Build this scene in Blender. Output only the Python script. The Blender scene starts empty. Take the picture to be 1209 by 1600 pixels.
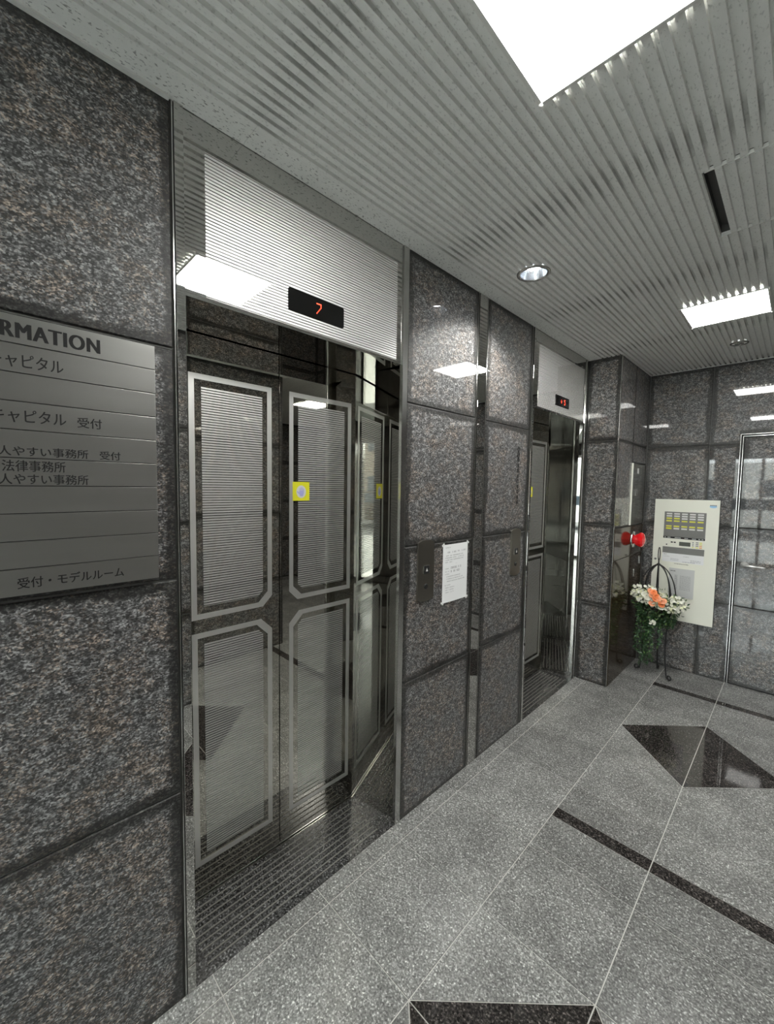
import bpy, bmesh, math, random
from mathutils import Vector, Matrix
random.seed(7)
S = bpy.context.scene
C = S.collection

# ---------------------------------------------------------------- camera, world, exposure
cam_data = bpy.data.cameras.new('camera')
cam = bpy.data.objects.new('camera', cam_data)
C.objects.link(cam)
cam_data.sensor_fit = 'HORIZONTAL'
cam_data.sensor_width = 36.0
cam_data.lens = 639.225 / 1209 * 36.0
cam_data.clip_start = 0.01
R_ = Vector((0.70418259, 0.70985576, 0.01522078))
U_ = Vector((-0.05526516, 0.03342617, 0.99791205))
F_ = Vector((-0.70786484, 0.70355347, -0.06276842))
M = Matrix((R_, U_, -F_)).transposed().to_4x4()
M.translation = Vector((1.2266, 0.0, 1.55))
cam.matrix_world = M
S.camera = cam
S.view_settings.view_transform = 'Standard'
S.view_settings.look = 'None'
S.view_settings.gamma = 1.0
S.view_settings.use_curve_mapping = False
S.view_settings.exposure = 1.87
try:
    S.cycles.use_denoising = True
    S.cycles.max_bounces = 14
    S.cycles.glossy_bounces = 10
    S.cycles.diffuse_bounces = 6
    S.cycles.sample_clamp_indirect = 8.0
    S.cycles.caustics_reflective = True
except Exception:
    pass

world = bpy.data.worlds.new('overcast_sky')
S.world = world
world.use_nodes = True
wn = world.node_tree
wn.nodes['Background'].inputs[0].default_value = (0.96, 0.985, 1.0, 1)
wn.nodes['Background'].inputs[1].default_value = 5.0
LAMP = 13.0          # ceiling panel emission
DOWNLIGHT = 14.0
SPOT = 13.0

HC = 2.56            # ceiling height
YB = 4.245           # back wall
X_PLAIN = 0.0735     # plain edge board of the ceiling

# ---------------------------------------------------------------- material helpers
def new_mat(name):
    m = bpy.data.materials.new(name)
    m.use_nodes = True
    nt = m.node_tree
    return m, nt, nt.nodes['Principled BSDF']

def plain(name, col, rough=0.5, metal=0.0, emit=None, strength=1.0, coat=0.0):
    m, nt, b = new_mat(name)
    b.inputs['Base Color'].default_value = (*col, 1)
    b.inputs['Roughness'].default_value = rough
    b.inputs['Metallic'].default_value = metal
    b.inputs['Coat Weight'].default_value = coat
    b.inputs['Coat Roughness'].default_value = 0.03
    if emit:
        b.inputs['Emission Color'].default_value = (*emit, 1)
        b.inputs['Emission Strength'].default_value = strength
    return m

def N(nt, t, **kw):
    n = nt.nodes.new(t)
    for k, v in kw.items():
        setattr(n, k, v)
    return n

def ramp(nt, fac, stops, interp='LINEAR'):
    r = N(nt, 'ShaderNodeValToRGB')
    r.color_ramp.interpolation = interp
    e = r.color_ramp.elements
    while len(e) < len(stops):
        e.new(0.5)
    for el, (p, c) in zip(e, stops):
        el.position = p
        el.color = (c[0], c[1], c[2], 1) if not isinstance(c, (int, float)) else (c, c, c, 1)
    nt.links.new(fac, r.inputs[0])
    return r.outputs[0]

def mixc(nt, fac, a, b, mode='MIX'):
    n = N(nt, 'ShaderNodeMix', data_type='RGBA', blend_type=mode)
    L = nt.links
    if isinstance(fac, float): n.inputs[0].default_value = fac
    else: L.new(fac, n.inputs[0])
    for s, v in ((n.inputs[6], a), (n.inputs[7], b)):
        if isinstance(v, tuple): s.default_value = (*v, 1)
        else: L.new(v, s)
    return n.outputs[2]

def math_(nt, op, a, b=None):
    n = N(nt, 'ShaderNodeMath', operation=op)
    for i, v in enumerate((a, b)):
        if v is None: continue
        if isinstance(v, (int, float)): n.inputs[i].default_value = v
        else: nt.links.new(v, n.inputs[i])
    return n.outputs[0]

def tex_pos(nt, scale=(1, 1, 1), rot=(0, 0, 0)):
    g = N(nt, 'ShaderNodeNewGeometry')
    mp = N(nt, 'ShaderNodeMapping')
    mp.inputs['Scale'].default_value = scale
    mp.inputs['Rotation'].default_value = rot
    nt.links.new(g.outputs['Position'], mp.inputs[0])
    return mp.outputs[0]

def noise(nt, vec, scale, detail=3, rough=0.6):
    n = N(nt, 'ShaderNodeTexNoise')
    n.inputs['Scale'].default_value = scale
    n.inputs['Detail'].default_value = detail
    n.inputs['Roughness'].default_value = rough
    nt.links.new(vec, n.inputs['Vector'])
    return n.outputs[0]

def granite_wall(name, dark=1.0, coat=0.9, cell=215.0):
    m, nt, b = new_mat(name)
    L = nt.links
    pos = tex_pos(nt, (1, 1, 1.25), (0.5, 0.25, 0))
    v = N(nt, 'ShaderNodeTexVoronoi')
    v.inputs['Scale'].default_value = cell
    L.new(pos, v.inputs['Vector'])
    sx = N(nt, 'ShaderNodeSeparateColor')
    L.new(v.outputs['Color'], sx.inputs[0])
    n1 = noise(nt, tex_pos(nt, (1, 0.62, 1.35), (0.55, 0.2, 0)), cell * 0.80, 4, 0.72)
    n2 = noise(nt, tex_pos(nt, (1, 0.7, 1.3), (0.5, 0, 0)), cell * 0.22, 3, 0.65)
    n3 = noise(nt, pos, 9.0, 3, 0.6)
    s = math_(nt, 'ADD', math_(nt, 'MULTIPLY', n1, 0.75), math_(nt, 'MULTIPLY', sx.outputs[0], 0.26))
    s = math_(nt, 'ADD', s, math_(nt, 'MULTIPLY', math_(nt, 'SUBTRACT', n2, 0.5), 0.60))
    base = ramp(nt, s, [(0.32, 0.016 * dark), (0.44, 0.042 * dark), (0.52, 0.095 * dark), (0.60, 0.19 * dark), (0.72, 0.42 * dark)])
    tan = mixc(nt, 1.0, base, (1.32, 1.08, 0.90), 'MULTIPLY')
    f = ramp(nt, math_(nt, 'ADD', n3, math_(nt, 'MULTIPLY', math_(nt, 'SUBTRACT', sx.outputs[1], 0.5), 0.35)), [(0.52, 0.0), (0.68, 1.0)])
    col = mixc(nt, f, base, tan)
    # water-dark ragged staining along the joints (a vertex attribute holds the distance to the slab edge)
    at = N(nt, 'ShaderNodeAttribute', attribute_name='edge')
    n4 = noise(nt, pos, 45.0, 4, 0.75)
    n5 = noise(nt, pos, 3.5, 2, 0.5)
    e = math_(nt, 'ADD', at.outputs['Fac'], math_(nt, 'MULTIPLY', math_(nt, 'SUBTRACT', n4, 0.5), 0.9))
    e = math_(nt, 'ADD', e, math_(nt, 'MULTIPLY', math_(nt, 'SUBTRACT', n5, 0.5), 1.1))
    st = ramp(nt, e, [(0.36, 0.0), (0.60, 0.93)])
    col = mixc(nt, st, col, mixc(nt, 1.0, col, (0.16, 0.16, 0.15), 'MULTIPLY'))
    L.new(col, b.inputs['Base Color'])
    b.inputs['Roughness'].default_value = 0.5
    b.inputs['Coat Weight'].default_value = coat
    b.inputs['Coat Roughness'].default_value = 0.02
    bp = N(nt, 'ShaderNodeBump')
    bp.inputs['Strength'].default_value = 0.25
    bp.inputs['Distance'].default_value = 0.002
    L.new(n1, bp.inputs['Height'])
    L.new(bp.outputs[0], b.inputs['Normal'])
    return m

def granite_floor(name, stops, rough, cell=190.0, spec=0.5, tint=(1, 1, 1)):
    m, nt, b = new_mat(name)
    L = nt.links
    pos = tex_pos(nt, (1, 1, 1))
    v = N(nt, 'ShaderNodeTexVoronoi')
    v.inputs['Scale'].default_value = cell
    L.new(pos, v.inputs['Vector'])
    sx = N(nt, 'ShaderNodeSeparateColor')
    L.new(v.outputs['Color'], sx.inputs[0])
    n1 = noise(nt, pos, cell * 0.8, 2, 0.6)
    n3 = noise(nt, pos, 5.0, 3, 0.6)
    s = math_(nt, 'ADD', math_(nt, 'MULTIPLY', n1, 0.75), math_(nt, 'MULTIPLY', sx.outputs[0], 0.26))
    base = ramp(nt, s, stops)
    f = ramp(nt, n3, [(0.35, 0.82), (0.65, 1.15)])
    at = N(nt, 'ShaderNodeObjectInfo')
    rn = math_(nt, 'ADD', math_(nt, 'MULTIPLY', at.outputs['Random'], 0.32), 0.84)
    col = mixc(nt, 1.0, base, f, 'MULTIPLY')
    col = mixc(nt, 1.0, col, tint, 'MULTIPLY')
    hv = N(nt, 'ShaderNodeHueSaturation')
    L.new(rn, hv.inputs['Value']); L.new(col, hv.inputs['Color'])
    L.new(hv.outputs[0], b.inputs['Base Color'])
    b.inputs['Roughness'].default_value = rough
    b.inputs['Specular IOR Level'].default_value = spec
    return m

def two_lobe(nt, b, fac, base_c, base_r):
    """etched steel keeps part of its mirror shine: sharp lobe plus hazy lobe, fac = share of the hazy one"""
    b2 = N(nt, 'ShaderNodeBsdfPrincipled')
    b2.inputs['Base Color'].default_value = (*base_c, 1)
    b2.inputs['Roughness'].default_value = base_r
    b2.inputs['Metallic'].default_value = 1.0
    mx = N(nt, 'ShaderNodeMixShader')
    if isinstance(fac, float): mx.inputs[0].default_value = fac
    else: nt.links.new(fac, mx.inputs[0])
    nt.links.new(b2.outputs[0], mx.inputs[1]); nt.links.new(b.outputs[0], mx.inputs[2])
    nt.links.new(mx.outputs[0], nt.nodes['Material Output'].inputs[0])

def stripe_mat(name, base_c, base_r, etch_c, etch_r, pitch=0.0093, duty=0.33, etch_m=0.9, haze=0.62):
    m, nt, b = new_mat(name)
    L = nt.links
    g = N(nt, 'ShaderNodeNewGeometry')
    sp = N(nt, 'ShaderNodeSeparateXYZ')
    L.new(g.outputs['Position'], sp.inputs[0])
    fr = math_(nt, 'FRACT', math_(nt, 'DIVIDE', sp.outputs[2], pitch))
    f = math_(nt, 'MULTIPLY', math_(nt, 'GREATER_THAN', fr, duty), haze)
    b.inputs['Base Color'].default_value = (*etch_c, 1)
    b.inputs['Roughness'].default_value = etch_r
    b.inputs['Metallic'].default_value = etch_m
    two_lobe(nt, b, f, base_c, base_r)
    return m

def etched_mat(name, base_c, etch_c, rough, haze):
    m, nt, b = new_mat(name)
    b.inputs['Base Color'].default_value = (*etch_c, 1)
    b.inputs['Roughness'].default_value = rough
    b.inputs['Metallic'].default_value = 0.9
    two_lobe(nt, b, haze, base_c, 0.0)
    return m

def steel(name, c, rough, smudge=0.03, aniso=0.0):
    m, nt, b = new_mat(name)
    b.inputs['Base Color'].default_value = (*c, 1)
    b.inputs['Metallic'].default_value = 1.0
    pos = tex_pos(nt, (1, 1, 1))
    n = noise(nt, pos, 6.0, 3, 0.6)
    r = N(nt, 'ShaderNodeMapRange')
    r.inputs[1].default_value = 0.35; r.inputs[2].default_value = 0.75
    r.inputs[3].default_value = rough; r.inputs[4].default_value = rough + smudge
    nt.links.new(n, r.inputs[0]); nt.links.new(r.outputs[0], b.inputs['Roughness'])
    return m

def brushed(name, c, rough, axis_scale=(40, 2, 420)):
    m, nt, b = new_mat(name)
    b.inputs['Metallic'].default_value = 1.0
    pos = tex_pos(nt, axis_scale)
    n = noise(nt, pos, 1.0, 2, 0.5)
    r = N(nt, 'ShaderNodeMapRange')
    r.inputs[3].default_value = rough - 0.04; r.inputs[4].default_value = rough + 0.04
    nt.links.new(n, r.inputs[0]); nt.links.new(r.outputs[0], b.inputs['Roughness'])
    nt.links.new(mixc(nt, n, tuple(x * 0.95 for x in c), tuple(min(1, x * 1.05) for x in c)), b.inputs['Base Color'])
    return m

def ceiling_mat():
    m, nt, b = new_mat('rock_wool_board')
    L = nt.links
    g = N(nt, 'ShaderNodeNewGeometry')
    pos = tex_pos(nt, (1, 1, 1))
    # fissures
    n1 = noise(nt, tex_pos(nt, (190, 85, 120), (0, 0, 0.3)), 1.0, 2, 0.6)
    fis = ramp(nt, n1, [(0.60, 0.0), (0.66, 1.0)])
    n2 = noise(nt, pos, 25.0, 3, 0.6)
    base = mixc(nt, n2, (0.74, 0.745, 0.72), (0.86, 0.865, 0.84))
    spx = N(nt, 'ShaderNodeSeparateXYZ'); L.new(g.outputs['Position'], spx.inputs[0])
    fz = math_(nt, 'ADD', math_(nt, 'MULTIPLY', math_(nt, 'LESS_THAN', spx.outputs[0], X_PLAIN), 0.5), 0.3)
    col = mixc(nt, math_(nt, 'MULTIPLY', fis, fz), base, (0.22, 0.22, 0.21))
    # grime at the board end joints, every 0.91 m, breaking up along the rib
    sp = N(nt, 'ShaderNodeSeparateXYZ')
    L.new(g.outputs['Position'], sp.inputs[0])
    ph = math_(nt, 'FRACT', math_(nt, 'DIVIDE', math_(nt, 'SUBTRACT', sp.outputs[1], 0.135 - 0.91), 0.91))
    d = math_(nt, 'ABSOLUTE', math_(nt, 'SUBTRACT', ph, 0.5))
    n3 = noise(nt, tex_pos(nt, (30, 5, 5)), 1.0, 2, 0.6)
    gr = math_(nt, 'SUBTRACT', math_(nt, 'ADD', 0.02, math_(nt, 'MULTIPLY', n3, 0.16)), d)
    gr = ramp(nt, math_(nt, 'MULTIPLY', gr, 9.0), [(0.0, 0.0), (0.6, 0.36)])
    sh = math_(nt, 'MULTIPLY', gr, math_(nt, 'LESS_THAN', sp.outputs[2], 9.0))
    # grime sits in the grooves only
    up = math_(nt, 'GREATER_THAN', sp.outputs[2], HC + 0.002)
    col = mixc(nt, math_(nt, 'MULTIPLY', sh, up), col, (0.16, 0.155, 0.14))
    L.new(col, b.inputs['Base Color'])
    b.inputs['Roughness'].default_value = 0.9
    bp = N(nt, 'ShaderNodeBump')
    bp.inputs['Strength'].default_value = 0.4
    bp.inputs['Distance'].default_value = 0.001
    bp.invert = True
    L.new(fis, bp.inputs['Height']); L.new(bp.outputs[0], b.inputs['Normal'])
    return m

MT = {}
MT['wall'] = granite_wall('dark_granite_wall')
MT['floor'] = granite_floor('grey_granite_floor', [(0.30, 0.09), (0.44, 0.155), (0.54, 0.215), (0.63, 0.30), (0.75, 0.72)], 0.24, cell=190, spec=0.4, tint=(1.0, 1.0, 0.96))
MT['floor_dark'] = granite_floor('polished_dark_granite', [(0.34, 0.008), (0.50, 0.024), (0.62, 0.055), (0.75, 0.20)], 0.05, tint=(1.1, 0.98, 0.92))
MT['sill'] = granite_floor('dark_sill_granite', [(0.34, 0.002), (0.48, 0.03), (0.62, 0.08), (0.75, 0.32)], 0.22)
MT['sill_strip'] = plain('worn_sill_strip', (0.15, 0.145, 0.13), 0.5)
MT['mirror_dark'] = steel('dark_mirror_steel', (0.52, 0.505, 0.455), 0.0, 0.012)
MT['jamb'] = steel('dark_jamb_steel', (0.36, 0.355, 0.33), 0.0, 0.015)
MT['mirror'] = steel('mirror_steel', (0.58, 0.575, 0.555), 0.0, 0.02)
MT['frame'] = steel('hairline_frame_steel', (0.60, 0.60, 0.585), 0.14, 0.05)
MT['satin'] = plain('satin_nickel', (0.85, 0.85, 0.83), 0.35, metal=0.6)
MT['etched'] = etched_mat('etched_steel', (0.52, 0.505, 0.455), (0.90, 0.90, 0.87), 0.48, 0.68)
MT['stripes'] = stripe_mat('etched_door_stripes', (0.40, 0.39, 0.35), 0.005, (0.92, 0.92, 0.89), 0.50)
MT['stripes_head'] = stripe_mat('etched_transom_stripes', (0.36, 0.35, 0.33), 0.01, (0.86, 0.86, 0.84), 0.52, duty=0.30, etch_m=0.75, haze=0.85)
MT['plate'] = brushed('brushed_sign_steel', (0.50, 0.50, 0.48), 0.30, (10, 1.2, 40))
MT['plate_dark'] = brushed('brushed_call_plate', (0.34, 0.32, 0.28), 0.32)
MT['sealant'] = plain('grey_joint_sealant', (0.10, 0.10, 0.095), 0.6)
MT['grout'] = plain('pale_grout', (0.50, 0.49, 0.46), 0.8)
MT['ceil'] = ceiling_mat()
MT['black'] = plain('matt_black', (0.008, 0.008, 0.008), 0.6)
MT['glass_black'] = plain('black_display_glass', (0.004, 0.004, 0.004), 0.08)
MT['led'] = plain('red_led', (0.5, 0.05, 0.02), 0.4, emit=(1.0, 0.07, 0.03), strength=1.3)
MT['ink'] = plain('black_lettering', (0.006, 0.006, 0.006), 0.7)
MT['inkgrey'] = plain('grey_print', (0.22, 0.22, 0.23), 0.7)
MT['white'] = plain('white_plastic', (0.75, 0.75, 0.73), 0.45)
MT['paper'] = plain('white_paper', (0.85, 0.86, 0.86), 0.7)
MT['paper2'] = plain('printed_sheet', (0.62, 0.63, 0.62), 0.25)
MT['tape'] = plain('clear_tape', (0.75, 0.76, 0.74), 0.2)
MT['cream'] = plain('cream_painted_steel', (0.86, 0.865, 0.76), 0.35)
MT['panelgrey'] = plain('grey_panel_face', (0.20, 0.20, 0.19), 0.4)
MT['yellow'] = plain('yellow_sticker', (0.86, 0.83, 0.03), 0.4)
MT['yellowtag'] = plain('yellow_tag', (0.78, 0.76, 0.10), 0.5)
MT['orange'] = plain('orange_tag', (0.85, 0.38, 0.08), 0.5)
MT['handblue'] = plain('pale_blue_print', (0.45, 0.46, 0.80), 0.5)
MT['logo'] = plain('pale_blue_badge', (0.35, 0.62, 0.85), 0.4)
MT['lcd'] = plain('lcd_screen', (0.09, 0.095, 0.08), 0.2)
MT['lamp'] = plain('lit_diffuser', (0.9, 0.9, 0.9), 0.5, emit=(1.0, 1.0, 0.96), strength=LAMP)
MT['lampframe'] = plain('white_enamel_frame', (0.72, 0.72, 0.69), 0.4)
MT['down_on'] = plain('lit_bulb', (0.9, 0.9, 0.9), 0.5, emit=(0.95, 0.98, 1.0), strength=DOWNLIGHT)
MT['down_cone'] = plain('silver_reflector', (0.75, 0.78, 0.82), 0.18, metal=1.0)
MT['brown'] = plain('glossy_brown_steel', (0.042, 0.029, 0.016), 0.09)
MT['greenbox'] = plain('dark_grey_painted_steel', (0.055, 0.055, 0.045), 0.2, coat=0.5)
MT['redlamp'] = plain('red_lamp_lens', (0.70, 0.01, 0.015), 0.08, coat=1.0, emit=(1.0, 0.02, 0.02), strength=0.04)
MT['iron'] = plain('black_iron', (0.012, 0.012, 0.012), 0.35)
MT['petal_w'] = plain('white_petals', (0.80, 0.80, 0.70), 0.6)
MT['petal_c'] = plain('cream_petals', (0.72, 0.74, 0.50), 0.6)
MT['petal_o'] = plain('orange_petals', (0.90, 0.27, 0.09), 0.6)
MT['petal_p'] = plain('peach_petals', (0.92, 0.42, 0.24), 0.6)
MT['leaf'] = plain('dark_green_leaf', (0.025, 0.075, 0.025), 0.35)
MT['leaf2'] = plain('mid_green_leaf', (0.11, 0.20, 0.06), 0.45)
MT['leaf3'] = plain('pale_leaf', (0.22, 0.28, 0.15), 0.5)
MT['basket'] = plain('dark_wicker', (0.02, 0.016, 0.012), 0.7)
MT['chain'] = plain('dark_chain', (0.03, 0.03, 0.03), 0.4, metal=0.5)
MT['pavement'] = plain('pale_pavement', (0.42, 0.42, 0.41), 0.8)
MT['road'] = plain('asphalt_road', (0.10, 0.10, 0.10), 0.85)
MT['house'] = plain('street_building', (0.22, 0.19, 0.16), 0.8)
MT['house2'] = plain('pale_street_building', (0.62, 0.61, 0.58), 0.8)
MT['glass_far'] = plain('far_window_glass', (0.03, 0.04, 0.05), 0.05)
m_, nt_, b_ = new_mat('clear_pane')
b_.inputs['Base Color'].default_value = (0.95, 0.98, 0.97, 1); b_.inputs['Roughness'].default_value = 0.02
tr_ = N(nt_, 'ShaderNodeBsdfTransparent'); tr_.inputs[0].default_value = (0.93, 0.96, 0.95, 1)
mx_ = N(nt_, 'ShaderNodeMixShader'); fr_ = N(nt_, 'ShaderNodeFresnel'); fr_.inputs[0].default_value = 1.45
nt_.links.new(fr_.outputs[0], mx_.inputs[0]); nt_.links.new(tr_.outputs[0], mx_.inputs[1]); nt_.links.new(b_.outputs[0], mx_.inputs[2])
nt_.links.new(mx_.outputs[0], nt_.nodes['Material Output'].inputs[0])
MT['pane'] = m_

# ---------------------------------------------------------------- object helpers
def tag(o, label=None, cat=None, group=None, kind=None):
    if label: o['label'] = label
    if cat: o['category'] = cat
    if group: o['group'] = group
    if kind: o['kind'] = kind
    return o

def link(name, me, mats, parent=None):
    o = bpy.data.objects.new(name, me)
    C.objects.link(o)
    if not isinstance(mats, (list, tuple)): mats = [mats]
    if not me.materials:
        for m in mats: me.materials.append(MT[m] if isinstance(m, str) else m)
    if parent is not None:
        o.parent = parent
        o.matrix_parent_inverse = parent_inv(parent)
    return o

def parent_inv(p):
    # objects here are built in world coordinates; parents carry only a location
    m = Matrix.Identity(4)
    q = p
    while q is not None:
        m = m @ Matrix.Translation(-Vector(q.location)) if False else Matrix.Translation(-Vector(q.location)) @ m
        q = None
    return Matrix.Translation(-world_loc(p))

WL = {}
def world_loc(p):
    return Vector(WL.get(p.name, (0, 0, 0)))

def empty(name, loc=(0, 0, 0), label=None, cat=None, group=None, kind=None):
    o = bpy.data.objects.new(name, None)
    C.objects.link(o)
    o.location = loc
    o.empty_display_size = 0.05
    WL[o.name] = loc
    return tag(o, label, cat, group, kind)

def finish(bm, name, mats, parent=None, smooth=False):
    bmesh.ops.recalc_face_normals(bm, faces=bm.faces)
    me = bpy.data.meshes.new(name)
    bm.to_mesh(me); bm.free()
    if smooth:
        for p in me.polygons: p.use_smooth = True
    return link(name, me, mats, parent)

def add_box(bm, a, b, mi=0, bevel=0.0):
    x0, y0, z0 = a; x1, y1, z1 = b
    vs = [bm.verts.new(p) for p in ((x0,y0,z0),(x1,y0,z0),(x1,y1,z0),(x0,y1,z0),(x0,y0,z1),(x1,y0,z1),(x1,y1,z1),(x0,y1,z1))]
    fs = [bm.faces.new([vs[i] for i in f]) for f in ((3,2,1,0),(4,5,6,7),(0,1,5,4),(1,2,6,5),(2,3,7,6),(3,0,4,7))]
    for f in fs: f.material_index = mi
    if bevel:
        es = list({e for f in fs for e in f.edges})
        r = bmesh.ops.bevel(bm, geom=es, offset=bevel, segments=2, affect='EDGES', profile=0.6)
        for f in r['faces']: f.material_index = mi
    return fs

def box(name, a, b, mat, parent=None, bevel=0.0):
    bm = bmesh.new()
    lo = [min(p, q) for p, q in zip(a, b)]; hi = [max(p, q) for p, q in zip(a, b)]
    add_box(bm, lo, hi, 0, bevel)
    return finish(bm, name, mat, parent)

def add_tube(bm, pts, r, n=8, mi=0, closed=False, caps=True):
    pts = [Vector(p) for p in pts]
    rs = r if isinstance(r, (list, tuple)) else [r] * len(pts)
    rings = []
    m = len(pts)
    prev = None
    for i, p in enumerate(pts):
        if closed: t = pts[(i + 1) % m] - pts[i - 1]
        else: t = pts[min(i + 1, m - 1)] - pts[max(i - 1, 0)]
        t.normalize()
        if prev is None:
            a = Vector((0, 0, 1)) if abs(t.z) < 0.9 else Vector((1, 0, 0))
            x = t.cross(a).normalized()
        else:
            x = (prev - t * prev.dot(t)).normalized()
        prev = x
        y = t.cross(x)
        rings.append([bm.verts.new(p + (x * math.cos(2 * math.pi * k / n) + y * math.sin(2 * math.pi * k / n)) * rs[i]) for k in range(n)])
    rng = range(m) if closed else range(m - 1)
    for i in rng:
        A, B = rings[i], rings[(i + 1) % m]
        for k in range(n):
            f = bm.faces.new((A[k], A[(k + 1) % n], B[(k + 1) % n], B[k])); f.material_index = mi; f.smooth = True
    if caps and not closed:
        for R in (rings[0], rings[-1]):
            f = bm.faces.new(R); f.material_index = mi

def add_lathe(bm, origin, axis, prof, n=32, mi=0):
    o = Vector(origin); ax = Vector(axis).normalized()
    a = Vector((0, 0, 1)) if abs(ax.z) < 0.9 else Vector((1, 0, 0))
    x = ax.cross(a).normalized(); y = ax.cross(x)
    rings = []
    for r, h in prof:
        if r < 1e-6: rings.append([bm.verts.new(o + ax * h)])
        else: rings.append([bm.verts.new(o + ax * h + (x * math.cos(2*math.pi*k/n) + y * math.sin(2*math.pi*k/n)) * r) for k in range(n)])
    for A, B in zip(rings, rings[1:]):
        for k in range(n):
            k2 = (k + 1) % n
            vs = [A[k % len(A)], A[k2 % len(A)], B[k2 % len(B)], B[k % len(B)]]
            u = []
            for v in vs:
                if v not in u: u.append(v)
            if len(u) >= 3:
                f = bm.faces.new(u); f.material_index = mi; f.smooth = True

# planes: map (u, v, w) -> world, w = out of the wall
def PX(x0=0.0): return lambda u, v, w=0.0: Vector((x0 + w, u, v))          # faces +x, u = y
def PXn(x0): return lambda u, v, w=0.0: Vector((x0 - w, u, v))             # faces -x
def PY(y0): return lambda u, v, w=0.0: Vector((u, y0 - w, v))              # faces -y, u = x
def PYp(y0): return lambda u, v, w=0.0: Vector((u, y0 + w, v))             # faces +y

def prism(bm, P, poly, w0, w1, mi=0):
    a = [bm.verts.new(P(u, v, w0)) for u, v in poly]
    b = [bm.verts.new(P(u, v, w1)) for u, v in poly]
    n = len(poly)
    fs = [bm.faces.new(b), bm.faces.new(list(reversed(a)))]
    for i in range(n):
        fs.append(bm.faces.new((a[i], a[(i+1) % n], b[(i+1) % n], b[i])))
    for f in fs: f.material_index = mi
    return fs

def pbox(name, P, u0, u1, v0, v1, w0, w1, mat, parent=None, bevel=0.0):
    p, q = P(u0, v0, w0), P(u1, v1, w1)
    return box(name, p, q, mat, parent, bevel)

def slab(P, u0, u1, v0, v1, parent, mat='wall', joint=0.006, depth=0.006, ring=0.045, name='stone_slab'):
    """one facing stone: chamfered rim, front face at the wall plane, vertex attribute 'edge' = 1 at its rim"""
    g = joint / 2
    u0 += g; u1 -= g; v1 -= g
    v0 = -0.01 if v0 == 0 else v0 + g
    ring = min(ring, (u1 - u0) * 0.3, (v1 - v0) * 0.3)
    ch = 0.0025
    bm = bmesh.new()
    la = bm.verts.layers.float.new('edge')
    dz = random.uniform(-0.0008, 0.0008)
    loops = []
    for ins, w, e in ((0, -0.025, 1.0), (0, -ch + dz, 1.0), (ch, dz, 1.0), (ring, dz, 0.0)):
        vs = [bm.verts.new(P(a, b, w)) for a, b in ((u0+ins, v0+ins), (u1-ins, v0+ins), (u1-ins, v1-ins), (u0+ins, v1-ins))]
        for q in vs: q[la] = e
        loops.append(vs)
    for A, B in zip(loops, loops[1:]):
        for k in range(4):
            bm.faces.new((A[k], A[(k+1) % 4], B[(k+1) % 4], B[k]))
    bm.faces.new(loops[-1])
    # centre of the stone stays 0
    return finish(bm, name, mat, parent)

TEXT_CACHE = {}
def text_mesh(body, bold=0.0):
    key = (body, bold)
    if key in TEXT_CACHE: return TEXT_CACHE[key]
    cu = bpy.data.curves.new('lettering', 'FONT')
    cu.body = body; cu.size = 1.0; cu.space_character = 1.12 if body == 'INFORMATION' else 1.0; cu.offset = bold; cu.resolution_u = 4
    o = bpy.data.objects.new('lettering_tmp', cu)
    C.objects.link(o)
    dg = bpy.context.evaluated_depsgraph_get(); dg.update()
    me = bpy.data.meshes.new_from_object(o.evaluated_get(dg))
    bpy.data.objects.remove(o)
    vs = [v.co.copy() for v in me.vertices]; fs = [tuple(p.vertices) for p in me.polygons]
    TEXT_CACHE[key] = (vs, fs)
    return vs, fs

def add_text(bm, P, body, u0, u1, v0, v1, w, bold=0.0, mi=0):
    vs, fs = text_mesh(body, bold)
    if not vs: return
    x0 = min(v.x for v in vs); x1 = max(v.x for v in vs); y0 = min(v.y for v in vs); y1 = max(v.y for v in vs)
    nv = [bm.verts.new(P(u0 + (v.x - x0) / (x1 - x0) * (u1 - u0), v0 + (v.y - y0) / (y1 - y0) * (v1 - v0), w)) for v in vs]
    for f in fs:
        try:
            ff = bm.faces.new([nv[i] for i in f]); ff.material_index = mi
        except ValueError: pass

def join_print(name, bm, mats, parent):
    me = bpy.data.meshes.new(name)
    bm.normal_update(); bm.to_mesh(me); bm.free()
    return link(name, me, mats, parent)

# ================================================================= LARGE STRUCTURE
# ---- floor
floor = tag(box('floor', (-0.0, -3.0, -0.06), (4.3, YB, -0.002), 'grout'), kind='structure')
J = 0.0020
def tile(poly, mat, name='floor_tile'):
    n = len(poly)
    P = lambda u, v, w=0.0: Vector((u, v, w))
    # offset every side inwards by J
    out = []
    area = sum(poly[i][0]*poly[(i+1)%n][1] - poly[(i+1)%n][0]*poly[i][1] for i in range(n))
    if area < 0: poly = list(reversed(poly))
    for i in range(n):
        p0 = Vector(poly[i-1]); p1 = Vector(poly[i]); p2 = Vector(poly[(i+1) % n])
        d1 = (p1 - p0).normalized(); d2 = (p2 - p1).normalized()
        n1 = Vector((-d1.y, d1.x)); n2 = Vector((-d2.y, d2.x))
        b = n1 + n2
        out.append(p1 + b * (J / max(0.2, (1 + n1.dot(n2)))))
    bm = bmesh.new()
    prism(bm, P, [(q.x, q.y) for q in out], -0.012, 0.0)
    return finish(bm, name, mat, floor)

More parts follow.
